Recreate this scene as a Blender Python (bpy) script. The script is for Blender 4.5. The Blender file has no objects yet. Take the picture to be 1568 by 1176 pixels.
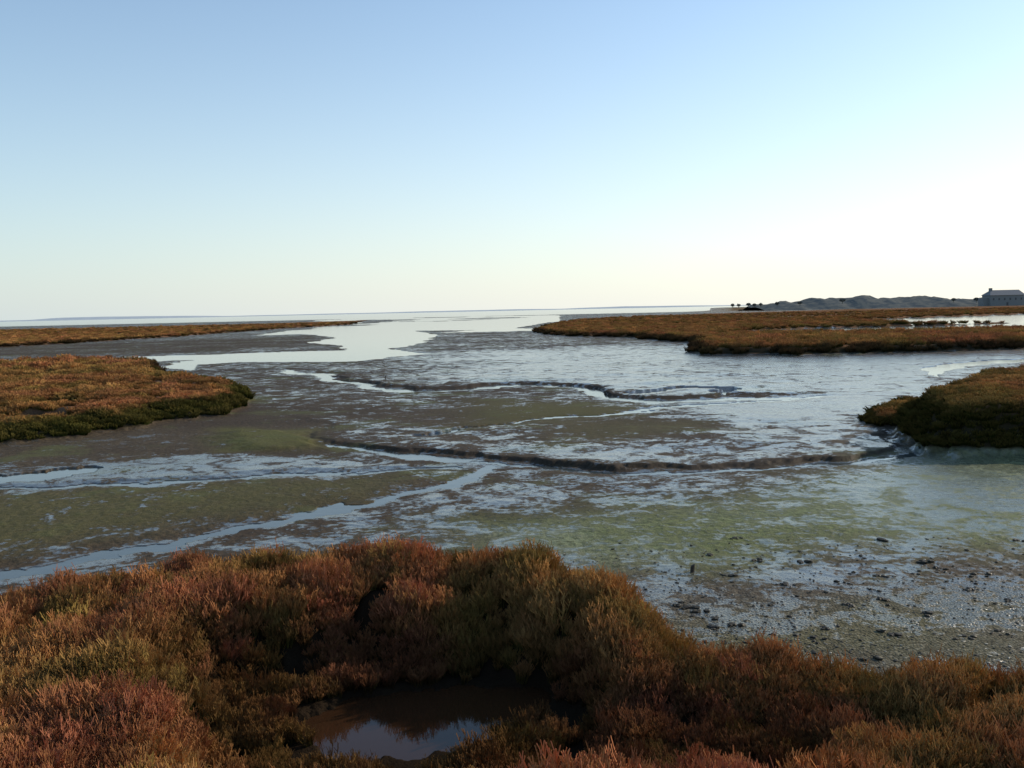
import bpy, math, numpy as np, bmesh
from mathutils import Matrix, Vector
rng=np.random.default_rng(7)
sc=bpy.context.scene
sc.view_settings.view_transform='Standard'
try: sc.view_settings.look='None'
except: pass
sc.view_settings.exposure=0
H=4.0; F=1414.0
ROLL=math.radians(-1.24); PITCH=math.atan((588-475)/F)
R=(Matrix.Rotation(math.pi/2-PITCH,3,'X')@Matrix.Rotation(ROLL,3,'Z'))
cam=bpy.data.cameras.new('camera'); co=bpy.data.objects.new('camera',cam); sc.collection.objects.link(co)
cam.sensor_width=36; cam.lens=36*F/1568; cam.clip_end=80000; cam.clip_start=0.1
co.matrix_world=Matrix.Translation((0,0,H))@R.to_4x4(); sc.camera=co
RN=np.array(R)
# ---- survey helpers: sighting -> ground position at a known elevation
def bearing(u,v):
    d=RN@np.array([(u-784)/F,-(v-588)/F,-1.0]); return d[0]/d[1],d[2]/d[1]
def site(u,v,z=0.0):
    bx,bz=bearing(u,v); bz=min(bz,-1e-4); y=(z-H)/bz; return bx*y,y
def LP(u,v,z=0.0):
    x,y=site(u,v,z); return (x/y, math.log(F*H/y))
# ---- noise
def _h(ix,iy,seed):
    n=(ix.astype(np.int64)*374761393+iy.astype(np.int64)*668265263+seed*1274126177)&0xffffffff
    n=((n^(n>>13))*1274126177)&0xffffffff
    n=n^(n>>16)
    return (n&0xffff)/65536.0*2*np.pi
def perlin(x,y,seed=0):
    x0=np.floor(x);y0=np.floor(y);fx=x-x0;fy=y-y0
    u=fx*fx*fx*(fx*(fx*6-15)+10);v=fy*fy*fy*(fy*(fy*6-15)+10)
    def g(i,j):
        t=_h(x0+i,y0+j,seed);return np.cos(t)*(fx-i)+np.sin(t)*(fy-j)
    a=g(0,0)*(1-u)+g(1,0)*u;b=g(0,1)*(1-u)+g(1,1)*u
    return (a*(1-v)+b*v)*1.5
def fbm(x,y,o=4,seed=0):
    s=0;a=1;t=0
    for i in range(o):
        s=s+a*perlin(x*2**i,y*2**i,seed+i*17);t+=a;a*=0.5
    return s/t*1.3
def ss(x,lo,hi):
    t=np.clip((x-lo)/(hi-lo),0,1);return t*t*(3-2*t)
def seg_d(X,Y,p,q):
    dx,dy=q[0]-p[0],q[1]-p[1];t=np.clip(((X-p[0])*dx+(Y-p[1])*dy)/(dx*dx+dy*dy+1e-12),0,1)
    return (X-p[0]-t*dx)**2+(Y-p[1]-t*dy)**2
def psdf(P,X,Y,m):
    P=np.array(P);out=np.full(X.shape,-m)
    k=(X>P[:,0].min()-m)&(X<P[:,0].max()+m)&(Y>P[:,1].min()-m)&(Y<P[:,1].max()+m)
    if not k.any(): return out
    x=X[k];y=Y[k];d=np.full(x.shape,1e9);ins=np.zeros(x.shape,bool)
    for i in range(len(P)):
        p=P[i-1];q=P[i];d=np.minimum(d,seg_d(x,y,p,q))
        if p[1]!=q[1]:
            c=((p[1]>y)!=(q[1]>y))&(x<(q[0]-p[0])*(y-p[1])/(q[1]-p[1])+p[0]);ins^=c
    d=np.sqrt(d);out[k]=np.maximum(np.where(ins,d,-d),-m);return out
def ldist(P,X,Y,m):
    P=np.array(P);out=np.full(X.shape,m)
    k=(X>P[:,0].min()-m)&(X<P[:,0].max()+m)&(Y>P[:,1].min()-m)&(Y<P[:,1].max()+m)
    if not k.any(): return out
    x=X[k];y=Y[k];d=np.full(x.shape,1e9)
    for i in range(1,len(P)): d=np.minimum(d,seg_d(x,y,P[i-1],P[i]))
    out[k]=np.minimum(np.sqrt(d),m);return out
def spline(pts,n=5):
    P=np.array(pts,float);o=[]
    for i in range(len(P)-1):
        p0=P[max(i-1,0)];p1=P[i];p2=P[i+1];p3=P[min(i+2,len(P)-1)]
        for k in range(n):
            t=k/n;o.append(.5*((2*p1)+(-p0+p2)*t+(2*p0-5*p1+4*p2-p3)*t*t+(-p0+3*p1-3*p2+p3)*t**3))
    o.append(P[-1]);return [tuple(q) for q in o]
def POLY(pts,z=0): return [LP(p[0],p[1],p[2] if len(p)>2 else z) for p in pts]
def LINE(pts): return [LP(u,v) for u,v in spline(pts)]
# ---- features
ISL_A=POLY([(-500,520),(0,504),(200,500),(400,495),(560,490),(535,496),(430,502),(280,513),(110,523),(0,529),(-500,544)],.3)
ISL_B=POLY([(-600,572),(-200,558),(0,553),(100,548),(200,548),(232,553),(245,565),(300,571),(345,578),(372,589),(352,601),(300,608),(250,615),(180,625),(120,633),(0,643),(-600,675)],.75)
ISL_C=POLY([(835,497),(880,489),(1000,482),(1100,479),(1300,472.5),(1568,467),(2400,450),(2400,500),(1900,512),(1568,514),(1400,518),(1200,520),(1080,519),(1050,516),(960,511),(850,509),(822,504)],.5)
ISL_C2=POLY([(1060,525),(1110,517),(1250,513),(1400,511),(1568,507),(2400,498),(2400,514),(1568,521),(1400,526),(1200,530),(1090,530)],.7)
ISL_D=POLY([(1390,632,.4),(1405,604,1.4),(1430,587,1.4),(1500,570,1.4),(1568,557,1.4),(1900,538,1.4),(2300,533,1.4),(2300,640,.8),(1800,658,.6),(1568,661,.6),(1470,667,.5),(1415,660,.4)])
ISL_D2=POLY([(1325,638),(1360,624),(1395,612),(1430,625),(1430,655),(1395,652),(1345,646)],.1)
FG=[LP(*p) for p in [(-900,965,1.0),(-500,930,1.05),(0,880,1.1),(150,856,1.1),(210,844,1.1),(350,832,1.1),(480,826,1.1),(640,820,1.1),(800,828,1.1),(900,848,1.1),(985,864,1.1),(1030,900,1.0),(1035,945,.55),(965,958,.45),(985,985,.4),(1050,1008,.4),(1150,1018,.4),(1300,1038,.4),(1568,1052,.4),(2100,1090,.4)]]+[(2.5,math.log(1500)),(2.5,math.log(5000)),(-2.5,math.log(5000)),(-2.5,math.log(900))]
HOL=[LP(u,v,.25) for u,v in [(330,1110),(345,1060),(420,1035),(520,1025),(650,1025),(760,1020),(830,1035),(870,1070),(900,1095),(980,1105),(1100,1110),(1220,1118),(1240,1150),(1150,1185),(1000,1200),(900,1200),(840,1200),(700,1210),(500,1210),(390,1185),(340,1140)]]
POOL=[LP(u,v,.16) for u,v in [(455,1118),(485,1090),(550,1072),(610,1062),(700,1054),(810,1050),(850,1062),(820,1090),(760,1120),(680,1155),(500,1160)]]
MOUND=POLY([(335,664),(400,658),(470,662),(490,676),(470,688),(390,690),(330,680)])
MF=POLY([(478,664),(512,678),(600,689),(700,698),(850,712),(950,718),(1100,715),(1220,708),(1300,703),(1352,694),(1368,672),(1350,655),(1420,570),(1500,556),(1568,552),(2400,540),(2400,520),(1000,520),(640,540),(450,560),(380,590),(440,635),(500,650)])
MF2=POLY([(572,590),(640,596),(700,594),(780,588),(850,587),(905,591),(942,603),(985,611),(1040,610),(1110,606),(1210,604),(1400,596),(1500,540),(1000,530),(640,545),(480,566),(530,578)])
LFT=POLY([(-600,780),(0,738),(200,733),(400,718),(640,712),(712,722),(690,735),(560,763),(370,803),(130,852),(0,874),(-600,960)])
WATER=[POLY(p) for p in [
 [(398,513),(450,506),(530,502),(620,504),(668,515),(645,524),(588,535),(655,541),(540,553),(400,554),(312,557),(300,566),(238,563),(300,549),(400,546),(470,543),(530,540),(535,531),(478,524),(522,516),(470,511)],
 [(-600,580),(0,551),(150,547),(300,543),(480,537),(545,536),(545,541),(400,547),(280,551),(130,557),(0,562),(-600,592)],
 [(1290,492),(1330,489),(1450,485),(1568,481),(2300,466),(2300,478),(1568,494),(1400,498)],
 [(1070,515),(1150,507),(1250,502),(1420,498),(1568,494),(2300,482),(2300,496),(1568,507),(1400,512),(1250,514)],
 [(1160,487),(1250,484),(1340,482),(1300,485),(1200,488)],
 [(540,500),(640,494),(760,489),(840,488),(760,493),(690,499),(640,505),(600,506)],
 [(700,498),(820,490),(835,493),(780,503),(700,505)],
 [(1410,564),(1440,559),(1500,553),(1568,549),(2300,530),(2300,536),(1568,553),(1500,557),(1440,570),(1445,576),(1425,573)],
 [(-300,742),(0,724),(110,717),(172,716),(150,725),(60,735),(0,741),(-300,760)],
]]
CH=[(LINE([(-300,935),(0,880),(130,857),(260,831),(370,808),(480,785),(580,765),(660,748),(712,733),(742,717),(715,707),(650,699),(580,691),(505,682)]),.40),
    (LINE([(715,708),(800,712),(880,719),(960,723),(1100,720),(1220,713),(1300,708),(1365,700),(1400,693),(1470,684),(1568,672),(1800,650)]),.26),
    (LINE([(440,566),(480,573),(530,584),(572,594),(640,599),(700,597),(780,591),(850,590),(900,595),(940,607),(985,615),(1040,614),(1110,610),(1210,608)]),.9),
    (LINE([(640,668),(730,655),(850,640),(960,631),(1040,623),(1130,616),(1200,612),(1270,606)]),.45),
    (LINE([(-300,770),(0,748),(200,741),(400,728),(560,722),(700,716)]),.22),
    (LINE([(990,602),(1040,597),(1100,598),(1115,604)]),.7)]
WET=[(POLY(p),w,s) for p,w,s in [
 ([(650,540),(1000,530),(1400,540),(1568,545),(1480,580),(1330,640),(1180,660),(1080,640),(1000,612),(900,590),(700,585)],.42,.1),
 ([(1110,642),(1180,622),(1280,606),(1300,612),(1230,632),(1140,650)],.7,.06),
 ([(700,680),(1000,680),(1300,650),(1330,690),(1100,712),(850,705)],.2,.05),
 ([(-600,720),(0,645),(380,612),(450,640),(480,690),(200,703),(0,716),(-600,750)],-.35,.05),
 ([(600,640),(740,612),(1000,622),(960,637),(700,660)],-.30,.05),
 ([(380,570),(560,605),(640,650),(480,655),(390,620)],-.12,.06),
 ([(840,648),(1110,642),(1080,662),(860,682)],-.33,.05),
 ([(170,706),(330,692),(450,700),(690,712),(650,722),(300,738),(0,752),(0,742)],.28,.03),
 ([(-600,830),(0,758),(300,742),(640,724),(690,730),(560,760),(300,798),(0,850),(-600,930)],-.32,.04),
 ([(-200,940),(0,898),(400,815),(720,745),(900,740),(1350,712),(1568,690),(1568,730),(1100,765),(800,785),(600,830),(200,880)],.14,.06),
 ([(330,652),(470,655),(490,690),(350,690)],-.4,.06),
 ([(0,530),(300,520),(480,515),(470,530),(300,540),(0,548),(-500,560),(-500,540)],-.25,.06),
 ([(1250,740),(1568,690),(1900,680),(1900,830),(1568,830),(1300,800)],.2,.06),
 ([(1000,870),(1250,825),(1568,835),(1900,850),(1900,960),(1568,955),(1200,965),(1000,950)],.16,.06),
 ([(960,965),(1200,965),(1568,955),(1900,960),(1900,1200),(900,1100)],-.2,.06)]]
OLV=[(POLY(p),w,s) for p,w,s in [
 ([(330,655),(470,657),(495,688),(320,690)],1.,.03),
 ([(740,612),(1000,622),(960,637),(720,650)],.7,.06),
 ([(840,648),(1110,642),(1080,662),(860,682)],.4,.06),
 ([(-600,850),(0,758),(300,742),(640,724),(560,762),(300,800),(0,850)],.6,.06),
 ([(1568,900),(1568,960),(1100,1010),(950,970),(1200,945)],.7,.1)]]
ALG=[(POLY(p),w,s) for p,w,s in [
 ([(1900,650),(1568,676),(1400,700),(1250,735),(1100,765),(900,785),(700,800),(760,850),(900,870),(1150,870),(1260,835),(1568,840),(1900,850)],1.,.1)]]
WZ=-.03
def fields(a,b):
    X0=a/F; Y0=np.log(b); y=F*H/b; x=X0*y
    w=ss(b,14,60)
    n1=fbm(X0*14,Y0*14,4,3); n2=fbm(X0*14,Y0*14,4,51)
    X=X0+.022*n1*w; Y=Y0+.022*n2*w
    n3=fbm(X0*70,Y0*70,3,91); n4=fbm(X0*70,Y0*70,3,133)
    X=X+.005*n3; Y=Y+.005*n4*w
    z=.018*fbm(x*.35,y*.35,3,5)+.012*fbm(x*1.3,y*1.3,3,9)*ss(b,60,200)+.012*fbm(x*5,y*5,3,12)*ss(b,150,350)
    z=np.maximum(z,-.022)
    mf=psdf(MF,X,Y,.15)*y; mf2=psdf(MF2,X,Y,.15)*y; lf=psdf(LFT,X,Y,.15)*y
    rag=.35*fbm(x*.9,y*.9,3,87); vary=.75+.5*fbm(x*.25,y*.25,2,88)
    f2=1-ss(a,330,520)
    scarp=ss(mf+rag*.7,-.14,-.04)*(1-ss(mf+rag*.7,.12,.24))*ss(b,135,215)
    scarp=np.maximum(scarp,f2*ss(mf2+rag,-.35,-.2)*(1-ss(mf2+rag,.22,.4))*ss(b,70,118)*(1-ss(b,150,175)))
    z=z+.10*vary*ss(mf+rag*.7,-.10,.16)*ss(b,135,215)+.14*vary*f2*ss(mf2+rag,-.25,.3)*ss(b,70,118)+.03*ss(lf,-.2,.3)
    z=z+.12*ss(psdf(MOUND,X,Y,.1)*y,-.5,.8)
    chn=np.zeros_like(z)
    for P,wd in CH:
        d=ldist(P,X,Y,.12)*y; n=1+.5*fbm(x*.5,y*.5,3,77)
        side=1-ss(d,wd*.6,wd*2.2+.2)
        up=np.maximum(ss(mf,-.12,.12)*ss(b,135,215),f2*ss(mf2,-.2,.2))
        z=z*(1-side*(1-up))+(-.02)*side*(1-up)
        k=1-ss(d,wd*.40*n,wd*.56*n)
        z=z*(1-k)+(-.11)*k; chn=np.maximum(chn,(1-ss(d,wd*.5,wd*.75+.1))-.8*ss(d,wd*.8,wd*1.3)*(1-ss(d,wd*1.6,wd*3.5)))
    wat=np.full(z.shape,0.)
    for P in WATER:
        d=psdf(P,X,Y,.1)*b
        wat=np.maximum(wat,ss(d,-.25,.35))
    br=fbm(X0*9,Y0*6,4,201)
    zone=ss(b,7,10)*(1-ss(b,24,34))*ss(a,-330,-200)*(1-ss(a,20,90))
    wat=np.maximum(wat,zone*ss(br,-.08,.0))
    sea=(1-ss(b,6.5,8.5))*(1-ss(a,250,340)*ss(b,1.5,3.5))
    wat=np.maximum(wat,sea)
    veg=np.zeros_like(z);edge_shade=np.zeros_like(z)
    hn=fbm(x*.9,y*.9,3,31)
    def isl(P,h,e,m=.2,rough=.05):
        nonlocal z,veg,edge_shade
        s=psdf(P,X,Y,m)*y; k=ss(s,-e*.5,e*.5)
        k[s<=-m*y+1e-6]=0
        top=h*(1+.12*fbm(x*.08,y*.08,3,8))+rough*hn
        z=z*(1-k)+top*k; veg=np.maximum(veg,ss(s,-e*.35,-e*.1))
        ins=ss(s,-e*.5,-e*.3); edge_shade=edge_shade*(1-ins)+ins*(1-ss(s,e*.15,e*.5)); return k
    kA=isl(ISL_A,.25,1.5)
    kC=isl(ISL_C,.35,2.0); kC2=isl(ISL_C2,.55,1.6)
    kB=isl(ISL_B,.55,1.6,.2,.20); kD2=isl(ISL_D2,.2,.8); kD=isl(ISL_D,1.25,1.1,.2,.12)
    land=ss(a,250,340)*ss(b,1.5,3.5)*(1-ss(b,8,14))
    z=z*(1-land)+.12*land
    cr=np.abs(fbm(X0*7+3,Y0*5,3,611)); crk=(1-ss(cr,.015,.05))*np.maximum(kA,kC*(1-kC2))*ss(b,12,20)
    cb=np.abs(fbm(x*.06+1,y*.13,3,640)); crb=(1-ss(cb,.02,.07))*kB*(1-edge_shade)
    z=z-crk*.25-crb*.3
    wk=wat*(1-kB)*(1-kD)*(1-kA)*(1-kC2)
    z=z*(1-wk)+(-.25)*wk; veg=veg*(1-ss(wk,.2,.5))
    # foreground bank
    s=psdf(FG,X,Y,.4)*y
    left=1-ss(x,.7,2.1)
    ps=psdf(POOL,X,Y,.4)*y
    rim=ss(x,-3.0,-2.2)*(1-ss(x,.8,1.6))*ss(y,5.4,6.5)*(1-ss(y,8.2,9.5))
    top=.33+.44*left+.16*fbm(x*.5+9,y*.5,3,61)+.15*hn+.2*(1-ss(y,3.5,6.0))-.36*rim
    ew=.35+.55*left
    k=ss(s,-ew,ew*.6); z=z*(1-k)+top*k
    hs=psdf(HOL,X,Y,.4)*y; hk=ss(hs,-.8,.15)
    z=z-hk*k*np.maximum(z-.20-.05*hn,0)
    pk=ss(ps,-.12,.06); z=z*(1-pk)+.02*pk
    vf=ss(s,-ew*.75,-ew*.3)*(1-ss(ps,-.16,-.04))
    veg=np.maximum(veg,vf)
    fgk=ss(s,-ew,-ew*.3)
    wet=np.full(z.shape,.41)+.35*chn
    for P,wt,sf in WET:
        d=psdf(P,X,Y,.15); wet+=wt*ss(d,-sf,sf)
    wet-=.6*scarp
    olv=np.zeros_like(z)
    for P,wt,sf in OLV: olv+=wt*ss(psdf(P,X,Y,.15),-sf,sf)
    alg=np.zeros_like(z)
    for P,wt,sf in ALG: alg+=wt*ss(psdf(P,X,Y,.15),-sf,sf)
    near=ss(b,400,480)*(1-fgk)*ss(a,60,200)
    return dict(z=z,veg=veg,wet=np.clip(wet,0,1),olive=np.clip(olv,0,1),algae=np.clip(alg,0,1),gravel=near,sand=land,x=x,y=y,fg=fgk,hol=hk*k,edge_shade=edge_shade,creek=np.maximum(crb,crk),rim=rim,scarp=scarp,pd=ps)
def at(x,y): return fields(F*x/y,F*H/y)
# ---- node helpers
def mat(name):
    m=bpy.data.materials.new(name);m.use_nodes=True;nt=m.node_tree;nt.nodes.clear();return m,nt
class N:
    def __init__(s,nt): s.nt=nt
    def __call__(s,t,**k):
        n=s.nt.nodes.new(t)
        for a,v in k.items(): setattr(n,a,v)
        return n
    def set(s,sock,v):
        if isinstance(v,bpy.types.NodeSocket): s.nt.links.new(v,sock)
        else: sock.default_value=v
    def math(s,op,a,b=None,clamp=False,c=None):
        n=s('ShaderNodeMath',operation=op,use_clamp=clamp);s.set(n.inputs[0],a)
        if b is not None:s.set(n.inputs[1],b)
        if c is not None:s.set(n.inputs[2],c)
        return n.outputs[0]
    def mix(s,f,a,b):
        n=s('ShaderNodeMix',data_type='RGBA');s.set(n.inputs[0],f)
        s.set(n.inputs[6],a if isinstance(a,bpy.types.NodeSocket) else (*a,1));s.set(n.inputs[7],b if isinstance(b,bpy.types.NodeSocket) else (*b,1));return n.outputs[2]
    def fmix(s,f,a,b):
        n=s('ShaderNodeMix',data_type='FLOAT');s.set(n.inputs[0],f);s.set(n.inputs[2],a);s.set(n.inputs[3],b);return n.outputs[0]
    def noise(s,co,sc_,det=6,r=.55,dist=0):
        n=s('ShaderNodeTexNoise');s.nt.links.new(co,n.inputs['Vector']);n.inputs['Scale'].default_value=sc_;n.inputs['Detail'].default_value=det;n.inputs['Roughness'].default_value=r;n.inputs['Distortion'].default_value=dist;return n.outputs['Fac']
    def rng(s,v,a,b,c=0,d=1,smooth=True):
        n=s('ShaderNodeMapRange');n.interpolation_type='SMOOTHSTEP' if smooth else 'LINEAR';s.set(n.inputs[0],v)
        for i,q in zip((1,2,3,4),(a,b,c,d)): s.set(n.inputs[i],q)
        return n.outputs[0]
    def attr(s,name,typ='GEOMETRY'):
        return s('ShaderNodeAttribute',attribute_name=name,attribute_type=typ)
    def bump(s,h,strength,dist,nrm=None):
        n=s('ShaderNodeBump');s.set(n.inputs['Strength'],strength);s.set(n.inputs['Distance'],dist);s.set(n.inputs['Height'],h)
        if nrm is not None:s.nt.links.new(nrm,n.inputs['Normal'])
        return n.outputs[0]
    def out(s,sh):
        o=s('ShaderNodeOutputMaterial');s.nt.links.new(sh,o.inputs[0])
    def principled(s,col,rough,spec=.5,nrm=None,ior=None):
        p=s('ShaderNodeBsdfPrincipled')
        s.set(p.inputs['Base Color'],col if isinstance(col,bpy.types.NodeSocket) else (*col,1));s.set(p.inputs['Roughness'],rough);s.set(p.inputs['Specular IOR Level'],spec)
        if ior:p.inputs['IOR'].default_value=ior
        if nrm is not None:s.nt.links.new(nrm,p.inputs['Normal'])
        return p.outputs[0]
# ---- ground material
m,nt=mat('mudflat_ground');n=N(nt)
co_=n('ShaderNodeTexCoord').outputs['Object']
wet=n.attr('wet').outputs['Fac'];veg=n.attr('veg').outputs['Fac'];olv=n.attr('olive').outputs['Fac'];alg=n.attr('algae').outputs['Fac'];grv=n.attr('gravel').outputs['Fac'];snd=n.attr('sand').outputs['Fac']
nb=n.noise(co_,.12,5,.6);nm=n.noise(co_,1.1,9,.68,.8);nf=n.noise(co_,7,6,.68);nff=n.noise(co_,45,3,.6)
t=n.math('MULTIPLY_ADD',n.math('SUBTRACT',nm,.5),2.8,c=wet)
t=n.math('MULTIPLY_ADD',n.math('SUBTRACT',nb,.5),1.0,c=t)
t=n.math('MULTIPLY_ADD',n.math('SUBTRACT',nf,.5),1.8,c=t)
W=n.rng(t,.38,.70)
dry=n.mix(n.rng(nb,.35,.65),(.072,.050,.032),(.105,.079,.048))
dry=n.mix(n.rng(nf,.35,.7),dry,(.032,.025,.018))
olc=n.mix(n.rng(nm,.35,.65),(.120,.125,.030),(.080,.068,.027))
dry=n.mix(n.math('MULTIPLY',olv,n.rng(nm,.3,.6,.4,1)),dry,olc)
wc=n.mix(n.rng(nm,.3,.7),(.045,.043,.036),(.080,.080,.070))
c=n.mix(W,dry,wc)
alc=n.mix(n.rng(nb,.4,.6),(.155,.18,.060),(.21,.235,.14))
alc=n.mix(n.rng(nf,.42,.65),alc,(.085,.095,.040))
c=n.mix(n.math('MULTIPLY',alg,n.rng(nm,.32,.6,1.,.6)),c,alc)
gf=n.math('MULTIPLY',n.rng(n.noise(co_,.3,6,.65),.52,.66),.5)
c=n.mix(gf,c,(.105,.118,.042))
c=n.mix(n.math('MULTIPLY',n.attr('scarp').outputs['Fac'],.8),c,n.mix(n.rng(nf,.35,.65),(.022,.018,.014),(.055,.042,.030)))  # scarp faces painted dark, for the shade on these banks
vor=n('ShaderNodeTexVoronoi');nt.links.new(co_,vor.inputs['Vector']);vor.inputs['Scale'].default_value=26
vd=vor.outputs['Distance'];vc=n('ShaderNodeSeparateColor');nt.links.new(vor.outputs['Color'],vc.inputs[0])
gc=n.mix(n.rng(vc.outputs[0],.5,1.),(.06,.056,.044),(.22,.205,.155))
gc=n.mix(n.math('MULTIPLY',olv,.6),gc,(.15,.14,.055))
c=n.mix(n.math('MULTIPLY',grv,.65),c,gc)
c=n.mix(n.math('MULTIPLY',snd,.9),c,(.16,.115,.07))
vcn=n.mix(n.rng(nm,.38,.6),(.17,.085,.05),(.12,.080,.035))
vcn=n.mix(n.rng(nb,.4,.62),vcn,(.22,.125,.075))
vcn=n.mix(n.attr('edge_shade').outputs['Fac'],vcn,(.030,.026,.016))  # island edges painted dark, standing in for their backlit shade
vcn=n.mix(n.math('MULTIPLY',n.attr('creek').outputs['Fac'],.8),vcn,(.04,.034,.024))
fgA=n.attr('fg').outputs['Fac']
vcn=n.mix(fgA,vcn,(.020,.014,.009))
vv=n.math('MAXIMUM',n.rng(veg,.1,.5),fgA)
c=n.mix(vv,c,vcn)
rough=n.fmix(W,.75,n.rng(nf,.3,.7,.10,.24))
rough=n.fmix(n.math('MULTIPLY',alg,.5),rough,.36)
rough=n.fmix(vv,rough,1.0)
spec=n.fmix(W,.06,.8)
spec=n.math('MULTIPLY',spec,n.math('SUBTRACT',1.,n.math('MULTIPLY',alg,.2)))
spec=n.fmix(vv,spec,0.0);spec=n.fmix(snd,spec,.0)
b1=n.bump(nf,n.fmix(W,1.,.20),.05)
b2=n.bump(nff,n.fmix(W,.8,.16),.012,b1)
hh=n.math('MULTIPLY',n.math('SUBTRACT',1.0,vd),grv)
b3=n.bump(hh,.9,.02,b2)
n.out(n.principled(c,rough,spec,b3))
M_ground=m
# ---- terrain mesh
def grid_mesh(name,xs,ys,zs,nr,nc,attrs,material):
    me=bpy.data.meshes.new(name);N_=nr*nc
    me.vertices.add(N_);me.vertices.foreach_set('co',np.stack([xs,ys,zs],-1).astype(np.float32).ravel())
    i=np.arange(nr-1)[:,None]*nc+np.arange(nc-1)[None,:]
    q=np.stack([i,i+1,i+nc+1,i+nc],-1).reshape(-1,4)
    me.loops.add(q.size);me.loops.foreach_set('vertex_index',q.ravel().astype(np.int32))
    me.polygons.add(len(q));me.polygons.foreach_set('loop_start',(np.arange(len(q))*4).astype(np.int32))
    me.polygons.foreach_set('use_smooth',np.ones(len(q),bool))
    for k,v in attrs.items():
        at_=me.attributes.new(k,'FLOAT','POINT');at_.data.foreach_set('value',v.astype(np.float32).ravel())
    me.update(calc_edges=True)
    me.materials.append(material);o=bpy.data.objects.new(name,me);sc.collection.objects.link(o);return o
bs=np.concatenate([[3000,2500,2100,1800,1550],np.arange(1400,760,-4.),np.arange(760,450,-2.),np.arange(450,100,-1.),np.arange(100,12,-.5),np.arange(12,2,-.3),[1.7,1.4,1.1,.8,.5,.3]])
as_=np.arange(-1300,1301,2.)
A,B=np.meshgrid(as_,bs)
f=fields(A.ravel(),B.ravel())
ground=grid_mesh('mudflat_ground',f['x'],f['y'],f['z'],len(bs),len(as_),{k:f[k] for k in('wet','veg','olive','algae','gravel','sand','fg','edge_shade','creek','scarp')},M_ground)
# ---- water
m,nt=mat('estuary_water');n=N(nt);co_=n('ShaderNodeTexCoord').outputs['Object']
w1=n.noise(co_,3.,4,.5);w2=n.noise(co_,.25,4,.5)
b1=n.bump(w1,.12,.02);b2=n.bump(w2,.3,.04,b1)
n.out(n.principled((.05,.06,.058),.10,.5,b2,1.33))
M_water=m
def sheet(name,pts,z,material):
    me=bpy.data.meshes.new(name);me.from_pydata([(x,y,z) for x,y in pts],[],[tuple(range(len(pts)))]);me.materials.append(material)
    o=bpy.data.objects.new(name,me);sc.collection.objects.link(o);return o
sheet('estuary_water',[(-40000,12.5),(40000,12.5),(40000,50000),(-40000,50000)],WZ,M_water)
m,nt=mat('tide_pool_water');n=N(nt);co_=n('ShaderNodeTexCoord').outputs['Object']
n.out(n.principled((.036,.017,.008),.04,.5,n.bump(n.noise(co_,5.,3,.5),.08,.01),1.33))
sheet('tide_pool',[(-2.6,7.3),(1.0,7.3),(1.0,9.9),(-2.6,9.9)],.14,m)
# ---- tufts
def tuft(name,seed,stems,hgt,rad,r0,nb_,spread):
    r=np.random.default_rng(seed);V=[];Fc=[];T=[]
    def prism(p,q,ra,rb,ta,tb):
        p=np.array(p);q=np.array(q);d=q-p;d/=np.linalg.norm(d)+1e-9
        s=np.cross(d,[.3,.9,.2]);s/=np.linalg.norm(s)+1e-9;t=np.cross(d,s);k=len(V)
        for c_,rr,tt in((p,ra,ta),(q,rb,tb)):
            for i in range(3):
                an=i*2.0944;V.append(tuple(c_+rr*(math.cos(an)*s+math.sin(an)*t)));T.append(tt)
        for i in range(3):
            j=(i+1)%3;Fc.append((k+i,k+j,k+3+j,k+3+i))
        Fc.append((k+3,k+4,k+5))
    for _ in range(stems):
        an=r.uniform(0,6.283);q=math.sqrt(r.uniform(0,1));bx=rad*q*math.cos(an);by=rad*q*math.sin(an)
        h=hgt*r.uniform(.55,1.)*(1-.3*q*q);lean=spread*q+r.normal(0,.08)
        p0=np.array([bx*.6,by*.6,-.05]);dx=math.cos(an)*lean*h+r.normal(0,.02);dy=math.sin(an)*lean*h+r.normal(0,.02)
        p1=p0+np.array([dx*.35,dy*.35,h*.5+.05]);p2=p0+np.array([dx,dy,h+.05])
        prism(p0,p1,r0*1.1,r0,0,.5);prism(p1,p2,r0,r0*.7,.5,1)
        for b_ in range(nb_):
            t=r.uniform(.3,.95);pb=p0+(p1-p0)*t*2 if t<.5 else p1+(p2-p1)*(t-.5)*2
            a2=r.uniform(0,6.283);ln=h*r.uniform(.12,.28)
            pe=pb+np.array([math.cos(a2)*ln*.45,math.sin(a2)*ln*.45,ln])
            prism(pb,pe,r0*.9,r0*.75,t,min(1,t+.25))
    me=bpy.data.meshes.new(name);me.from_pydata(V,[],Fc);a=me.attributes.new('tip','FLOAT','POINT');a.data.foreach_set('value',np.array(T,np.float32))
    return me
m,nt=mat('glasswort_foliage');n=N(nt)
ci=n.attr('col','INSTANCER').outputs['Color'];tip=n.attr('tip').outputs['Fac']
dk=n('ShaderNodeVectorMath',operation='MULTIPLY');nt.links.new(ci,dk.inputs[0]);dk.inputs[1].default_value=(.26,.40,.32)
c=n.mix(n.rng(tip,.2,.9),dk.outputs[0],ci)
df=n('ShaderNodeBsdfDiffuse');tl=n('ShaderNodeBsdfTranslucent');nt.links.new(c,df.inputs[0]);nt.links.new(c,tl.inputs[0])
mx=n('ShaderNodeMixShader');mx.inputs[0].default_value=.38;nt.links.new(df.outputs[0],mx.inputs[1]);nt.links.new(tl.outputs[0],mx.inputs[2]);n.out(mx.outputs[0])
me_mat=m
def coll(name,meshes):
    c=bpy.data.collections.new(name)
    for i,me in enumerate(meshes):
        me.materials.append(me_mat);o=bpy.data.objects.new(name+'_part',me);c.objects.link(o)
    return c
C_near=coll('glasswort_tufts',[tuft('tuft_near',i,44,.30,.12,.0034,7,.6) for i in range(6)])
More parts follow.
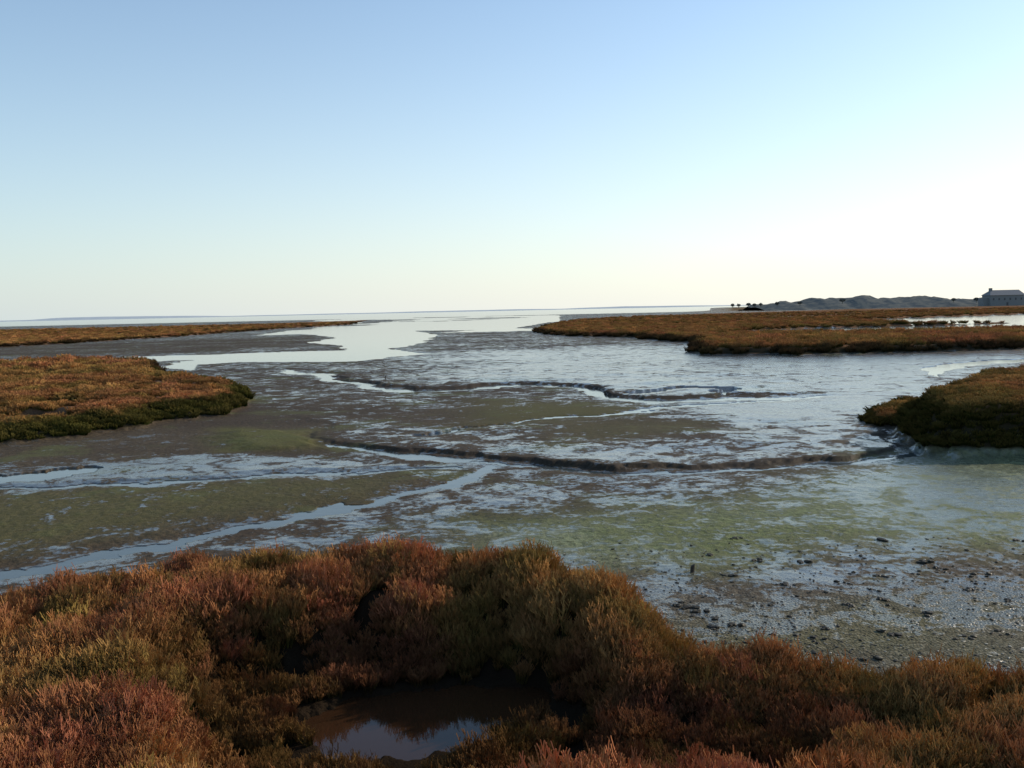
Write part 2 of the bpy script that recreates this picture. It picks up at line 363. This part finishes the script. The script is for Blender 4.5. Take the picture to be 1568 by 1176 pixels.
C_far=coll('glasswort_clumps',[tuft('tuft_far',50+i,42,.42,.30,.014,3,.6) for i in range(5)])
def scatter(name,pts,rot,scl,col,idx,collection):
    me=bpy.data.meshes.new(name);me.vertices.add(len(pts));me.vertices.foreach_set('co',pts.astype(np.float32).ravel())
    a=me.attributes.new('rot','FLOAT_VECTOR','POINT');a.data.foreach_set('vector',rot.astype(np.float32).ravel())
    a=me.attributes.new('scl','FLOAT_VECTOR','POINT');a.data.foreach_set('vector',scl.astype(np.float32).ravel())
    a=me.attributes.new('col','FLOAT_COLOR','POINT');a.data.foreach_set('color',np.concatenate([col,np.ones((len(col),1))],1).astype(np.float32).ravel())
    a=me.attributes.new('idx','INT','POINT');a.data.foreach_set('value',idx.astype(np.int32))
    o=bpy.data.objects.new(name,me);sc.collection.objects.link(o)
    g=bpy.data.node_groups.new(name+'_nodes','GeometryNodeTree')
    g.interface.new_socket('Geometry',in_out='INPUT',socket_type='NodeSocketGeometry');g.interface.new_socket('Geometry',in_out='OUTPUT',socket_type='NodeSocketGeometry')
    nn=g.nodes.new;gi=nn('NodeGroupInput');go=nn('NodeGroupOutput');ip=nn('GeometryNodeInstanceOnPoints');ci=nn('GeometryNodeCollectionInfo')
    ci.inputs['Collection'].default_value=collection;ci.inputs['Separate Children'].default_value=True;ci.inputs['Reset Children'].default_value=True
    def na(nm_,t):
        q=nn('GeometryNodeInputNamedAttribute');q.data_type=t;q.inputs['Name'].default_value=nm_;return q.outputs['Attribute']
    L=g.links.new
    L(gi.outputs[0],ip.inputs['Points']);L(ci.outputs[0],ip.inputs['Instance']);ip.inputs['Pick Instance'].default_value=True
    L(na('idx','INT'),ip.inputs['Instance Index']);L(na('rot','FLOAT_VECTOR'),ip.inputs['Rotation']);L(na('scl','FLOAT_VECTOR'),ip.inputs['Scale'])
    L(ip.outputs[0],go.inputs[0]);md=o.modifiers.new('scatter','NODES');md.node_group=g;return o
PAL=np.array([(.48,.175,.115),(.49,.245,.090),(.25,.21,.055),(.54,.36,.13),(.36,.135,.085)])
def colours(x,y,s=1.0,g=0.,red=1.):
    n1=fbm(x*.45*s,y*.45*s,3,301);n2=fbm(x*1.1*s+5,y*1.1*s,3,333)
    wr=np.stack([red*(ss(n1,-.1,.45)*1.0+.16),np.full(x.shape,.8),ss(n2,-.05,.4)*1.4+.12+g,ss(-n1,.1,.5)*.9+.12,red*ss(-n2,.2,.5)*.5],-1)
    wr=wr*rng.uniform(.3,1.7,wr.shape);wr/=wr.sum(-1,keepdims=True)
    return np.clip(wr@PAL*rng.uniform(.65,1.25,(len(x),1)),0,1)
# foreground
K=34000
y=rng.uniform(3.2,16,K);x=rng.uniform(-1,1,K)*(y*.68+1.2)
q=at(x,y)
k=(q['veg']>.45)&(q['fg']>.1);x,y=x[k],y[k];z=q['z'][k];ho=q['hol'][k];rm=q['rim'][k];pd=q['pd'][k]
cl=fbm(x*1.5,y*1.5,3,401)
k=(cl>-.32)&(rng.uniform(0,1,len(x))>.35*ho)&~((y<7.9)&(pd>-.35)&(y>7.0));x,y,z,cl,ho,rm=x[k],y[k],z[k],cl[k],ho[k],rm[k]
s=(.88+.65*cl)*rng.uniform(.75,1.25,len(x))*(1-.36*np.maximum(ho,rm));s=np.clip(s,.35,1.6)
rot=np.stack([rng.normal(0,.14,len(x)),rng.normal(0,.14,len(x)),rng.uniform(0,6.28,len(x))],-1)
cc=colours(x,y)*(1-.5*ho[:,None])*(.95+.3*np.clip(cl,-.5,.5))[:,None]  # shade painted into tuft colour: hollow and pockets between clumps darkened
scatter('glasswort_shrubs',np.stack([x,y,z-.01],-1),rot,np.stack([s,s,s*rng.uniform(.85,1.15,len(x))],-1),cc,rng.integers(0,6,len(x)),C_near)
# island vegetation
K=80000
b=np.concatenate([rng.uniform(70,275,int(K*1.15)),rng.uniform(14,70,K)]);a=rng.uniform(-1150,1150,len(b))
q=fields(a,b);k=(q['veg']>.4)&(q['fg']<.1)&(q['creek']<.5);x,y,z,b,ed=q['x'][k],q['y'][k],q['z'][k],b[k],q['edge_shade'][k]
cl=fbm(x*.5,y*.5,3,431)
k=(cl>-.36)|(ed>.3);x,y,z,cl,ed=x[k],y[k],z[k],cl[k],ed[k]
s=np.clip(y/45,.55,3.0)**.7*rng.uniform(.6,1.2,len(x))*(1+.55*cl);sz=s*.8*np.clip(y/60,.8,1.0)*(1-.35*ss(y,75,130))
cc=colours(x,y,.25,.08,.6)*(1+.3*np.clip(cl,-.5,.5))[:,None]
ec=np.where((y<62)[:,None],np.array([[.095,.10,.025]]),np.array([[.06,.042,.025]]))*np.where((x>8)&(y<45),.55,1.)[:,None];cc=cc*(1-.85*ed[:,None])+ec*.85*ed[:,None]  # near edge tufts olive; far and right-bank ones painted dark for backlit shade
rot=np.stack([rng.normal(0,.12,len(x)),rng.normal(0,.12,len(x)),rng.uniform(0,6.28,len(x))],-1)
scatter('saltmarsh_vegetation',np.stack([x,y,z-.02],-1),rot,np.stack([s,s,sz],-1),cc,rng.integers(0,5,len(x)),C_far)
# ---- pebbles, clods
def stone(name,seed,sub=1,fl=.6):
    r=np.random.default_rng(seed);bm=bmesh.new();bmesh.ops.create_icosphere(bm,subdivisions=sub,radius=1)
    for v in bm.verts: v.co*=r.uniform(.65,1.2);v.co.z*=fl
    me=bpy.data.meshes.new(name);bm.to_mesh(me);bm.free();return me
m,nt=mat('shell_and_pebble');n=N(nt);n.out(n.principled(n.attr('col','INSTANCER').outputs['Color'],.6,.2));me_mat=m
C_st=coll('pebbles_parts',[stone('pebble',i,1,.5) for i in range(4)])
C_cl=coll('clod_parts',[stone('clod',20+i,2,.55) for i in range(5)])
K=30000;y=rng.uniform(7.5,15,K);x=rng.uniform(-.5,1,K)*y*.75;q=at(x,y)
g=fbm(x*.8,y*.8,3,500)
k=(q['fg']<.3)&(q['z']>-.025)&(x>.4)&(rng.uniform(0,1,K)<(.15+.6*(1-ss(y,8.5,12.5)))*ss(g,-.5,.3));x,y,z=x[k],y[k],q['z'][k]
s=rng.uniform(.006,.02,len(x))
cc=np.where(rng.uniform(0,1,(len(x),1))<.3,np.array([[.34,.32,.26]]),np.array([[.06,.055,.04]]))*rng.uniform(.5,1.3,(len(x),1))
scatter('pebbles_and_shells',np.stack([x,y,z+s*.2],-1),np.stack([s*0,s*0,rng.uniform(0,6.28,len(x))],-1),np.stack([s,s*1.3,s],-1),cc,rng.integers(0,4,len(x)),C_st)
big=[(1205,895),(1158,857),(1350,828),(1135,825),(1350,918),(1352,882),(1268,960),(1335,1005),(1370,970),(1475,903),(1527,968),(1545,920),(1420,938),(1250,978),(1180,1000),(1560,826),(1180,925),(1440,870),(1290,890),(1500,880),(1410,860),(1120,880),(1230,860),(1085,850),(1400,1010),(1475,975),(1310,925),(1075,935),(1095,945),(1060,930),(1120,955),(1090,960),(1040,925)]
bx=np.array([site(u,v) for u,v in big]);bx=np.repeat(bx,4,0)+rng.normal(0,.045,(len(big)*4,2))*[1.5,1]
ry=rng.uniform(8,15.5,330);rx=rng.uniform(.1,.62,330)*ry
pp=np.concatenate([bx,np.stack([rx,ry],-1)]);ss_=np.concatenate([rng.uniform(.015,.05,len(bx)),rng.uniform(.008,.028,330)])
q=at(pp[:,0],pp[:,1]);k=(q['fg']<.2)&(q['z']>-.025);pp=pp[k];z=q['z'][k];s=ss_[k]
scatter('seaweed_and_mud_clods',np.stack([pp[:,0],pp[:,1],z+s*.2],-1),np.stack([s*0,s*0,rng.uniform(0,6.28,len(s))],-1),np.stack([s,s*1.4,s*rng.uniform(.6,1.2,len(s))],-1),np.tile([[.03,.026,.016]],(len(s),1))*rng.uniform(.6,1.4,(len(s),1)),rng.integers(0,5,len(s)),C_cl)
# ---- posts
m,nt=mat('weathered_wood');n=N(nt);co_=n('ShaderNodeTexCoord').outputs['Object']
n.out(n.principled(n.mix(n.noise(co_,20,4),(.03,.025,.02),(.09,.075,.06)),.8,.2));M_wood=m
def post(u,v,h,r,lean=0):
    x,y=site(u,v);z=float(at(np.array([x]),np.array([y]))['z'][0])
    bm=bmesh.new();bmesh.ops.create_cone(bm,cap_ends=True,segments=9,radius1=r,radius2=r*.85,depth=h+.3)
    for vv in bm.verts:
        vv.co.z+=h/2-.15
        if vv.co.z>h*.8: vv.co.z+=vv.co.x*.6;vv.co.x*=1.05
        vv.co.x+=lean*vv.co.z
    me=bpy.data.meshes.new('wooden_post');bm.to_mesh(me);bm.free();me.materials.append(M_wood)
    o=bpy.data.objects.new('wooden_post',me);o.location=(x,y,z);sc.collection.objects.link(o)
post(1060,876,.11,.035,.1);post(590,583,.24,.03,.15)
# ---- far hills
def hills(name,D,prof,depth,colA,colB,bump=.0,seed=0,scale=.02):
    us=np.linspace(prof[0][0],prof[-1][0],260);vs=np.interp(us,[p[0] for p in prof],[p[1] for p in prof])
    xs=[];hs=[]
    for u,v in zip(us,vs):
        bx_,bz_=bearing(u,v);xs.append(bx_*D);hs.append(H+bz_*D)
    xs=np.array(xs);hs=np.maximum(np.array(hs),.0);rows=9
    t=np.linspace(-1,1,rows);X=np.tile(xs,(rows,1));Yv=D+t[:,None]*depth+0*X
    env=(1-t**2)[:,None];Z=hs*env+bump*fbm(X*scale,Yv*scale,4,seed)*env*ss(hs,0,4)-.8*(1-env)
    m,nt=mat(name);n=N(nt);c_=n('ShaderNodeTexCoord').outputs['Object']
    n.out(n.principled(n.mix(n.rng(n.noise(c_,scale*3,6,.6),.4,.6),colA,colB),1.,0.))
    return grid_mesh(name,X.ravel(),Yv.ravel(),Z.ravel(),rows,len(us),{},m)
hills('distant_hills',9000,[(-700,506.5),(-200,496),(0,491),(60,489.5),(95,486.5),(150,485),(230,484),(300,483.5),(340,484),(430,482),(520,480),(620,477.5),(700,475.5),(790,473.5),(860,472.8),(900,471),(960,469),(1020,468.3),(1080,467.8),(1160,466.5)],600,(.40,.46,.50),(.46,.51,.54),2,1,.002)  # pale blue-grey base colours paint in the aerial haze
hills('scrubby_dunes',640,[(1150,470),(1180,465),(1200,461.5),(1215,463),(1245,458),(1280,457),(1300,454.5),(1330,454),(1355,457),(1390,456),(1410,454),(1450,457.5),(1480,458),(1500,457.5),(1560,459),(1700,455),(1900,448),(2300,440)],45,(.09,.105,.11),(.15,.155,.14),3.0,4,.07)  # blue-grey dune tones carry painted haze and backlit shade
# ---- distant trees
def treeline(name,D,lst):
    r=np.random.default_rng(3);V=[];Fc=[]
    for u,v0,hpx in lst:
        bx_,bz_=bearing(u,v0);x0=bx_*D;px=D/F;z0=H+bz_*D-1.0;hh=hpx*px
        k=len(V);w=.25
        for zz,ww in((0,w),(hh*.6+1,w*.4)):
            for i in range(4): V.append((x0+ww*math.cos(i*1.57),D+ww*math.sin(i*1.57),z0+zz))
        for i in range(4): j=(i+1)%4;Fc.append((k+i,k+j,k+4+j,k+4+i))
        for _ in range(260):
            d=r.normal(0,1,3);d/=np.linalg.norm(d);rr=r.uniform(.4,1)**.5
            c=np.array([x0,D,z0+1+hh*.6])+d*rr*np.array([hh*.75,hh*.75,hh*.42])
            k=len(V);s1=r.normal(0,.3,3);s2=r.normal(0,.3,3)
            V+= [tuple(c-s1),tuple(c+s2),tuple(c+s1)];Fc.append((k,k+1,k+2))
    me=bpy.data.meshes.new(name);me.from_pydata(V,[],Fc);m,nt=mat(name+'_foliage');n=N(nt);n.out(n.principled((.12,.13,.12),1.,0.));me.materials.append(m)
    o=bpy.data.objects.new(name,me);sc.collection.objects.link(o)
treeline('distant_tree_line',600,[(1122,469,3),(1131,469,3),(1146,468.5,4),(1155,468.5,3),(1165,468,3),(1190,467,4),(1225,466,4),(1290,463,6),(1460,461,4),(1495,461,5)])
# ---- farmhouse
D=590.;px=D/F
def P3(u,v):
    bx_,bz_=bearing(u,v);return bx_*D,H+bz_*D
xl,zt=P3(1509,444.5);xr,_=P3(1563,444.5);_,ze=P3(1536,452);zb=.05
house=bpy.data.objects.new('farmhouse',None);sc.collection.objects.link(house);house.location=((xl+xr)/2,D,0)
def flat(name,c,r=.8):
    m,nt=mat(name);n=N(nt);c_=n('ShaderNodeTexCoord').outputs['Object'];n.out(n.principled(n.mix(n.noise(c_,1.5,4),tuple(q*.85 for q in c),tuple(q*1.1 for q in c)),r,.2));return m
def part(name,V,Fc,m):
    me=bpy.data.meshes.new(name);me.from_pydata(V,[],Fc);me.materials.append(m);o=bpy.data.objects.new(name,me);sc.collection.objects.link(o);o.parent=house
def box(name,x0,x1,y0,y1,z0,z1,m):
    V=[(x,y,z) for z in(z0,z1) for x,y in((x0,y0),(x1,y0),(x1,y1),(x0,y1))]
    part(name,V,[(3,2,1,0),(4,5,6,7),(0,1,5,4),(1,2,6,5),(2,3,7,6),(3,0,4,7)],m)
w=(xr-xl)/2;dp=6.
wall=flat('rendered_wall',(.20,.21,.21));roofm=flat('roof_tiles',(.19,.195,.20));dark=flat('window_glass',(.08,.085,.09),.3)
box('walls',-w+.6,w-.6,-dp+.6,dp-.6,zb,ze,wall)
part('roof',[(-w,-dp,ze+.01),(w,-dp,ze+.01),(w,dp,ze+.01),(-w,dp,ze+.01),(-w+3.2,0,zt),(w-1.2,0,zt)],[(0,1,5,4),(1,2,5),(2,3,4,5),(3,0,4),(3,2,1,0)],roofm)
box('chimney',-w+2.4,-w+4.0,-.8,.8,ze+.5,zt+1.3,wall)
box('side_wing',-w-3,-w+.55,-3,3,zb,ze-1.6,wall)
for i in range(6): 
    xx=-w+2.5+i*(2*w-5)/5;box('window_%d'%i,xx-.5,xx+.5,-dp+.55,-dp+.62,zb+3.6,zb+5.,dark)
box('door',-.6,.6,-dp+.53,-dp+.64,zb+.02,zb+2.2,dark)
# ---- sky + sun
AZ=math.radians(62);EL=math.radians(22)
sd=Vector((math.sin(AZ)*math.cos(EL),math.cos(AZ)*math.cos(EL),math.sin(EL)))
w_=bpy.data.worlds.new('World');sc.world=w_;w_.use_nodes=True;nt=w_.node_tree;n=N(nt)
bg=nt.nodes['Background'];sk=nt.nodes.new('ShaderNodeTexSky');sk.sky_type='NISHITA';sk.sun_disc=False;sk.sun_elevation=EL;sk.sun_rotation=AZ
sk.altitude=0;sk.air_density=1.0;sk.dust_density=.3;sk.ozone_density=2.5
g=n('ShaderNodeTexCoord').outputs['Generated'];sp=n('ShaderNodeSeparateXYZ');nt.links.new(g,sp.inputs[0])
zc=n.math('MAXIMUM',sp.outputs[2],0.)
hz=n.math('MULTIPLY',n.math('EXPONENT',n.math('MULTIPLY',zc,-6.0)),.95)
dt=n('ShaderNodeVectorMath',operation='DOT_PRODUCT');nt.links.new(g,dt.inputs[0]);dt.inputs[1].default_value=(math.sin(AZ),math.cos(AZ),0)
hc=n.mix(n.rng(dt.outputs['Value'],-.05,.9,0,1,False),(4.3,4.85,4.9),(7.0,6.8,6.1))
skb=n('ShaderNodeVectorMath',operation='MULTIPLY');nt.links.new(sk.outputs[0],skb.inputs[0]);skb.inputs[1].default_value=(1.22,1.27,1.25)
nt.links.new(n.mix(hz,skb.outputs[0],hc),bg.inputs[0]);bg.inputs[1].default_value=.15
sl=bpy.data.lights.new('sun','SUN');sl.energy=5.0;sl.angle=math.radians(.6);sl.color=(1,.86,.68)
so=bpy.data.objects.new('sun',sl);so.rotation_euler=sd.to_track_quat('Z','Y').to_euler();sc.collection.objects.link(so)
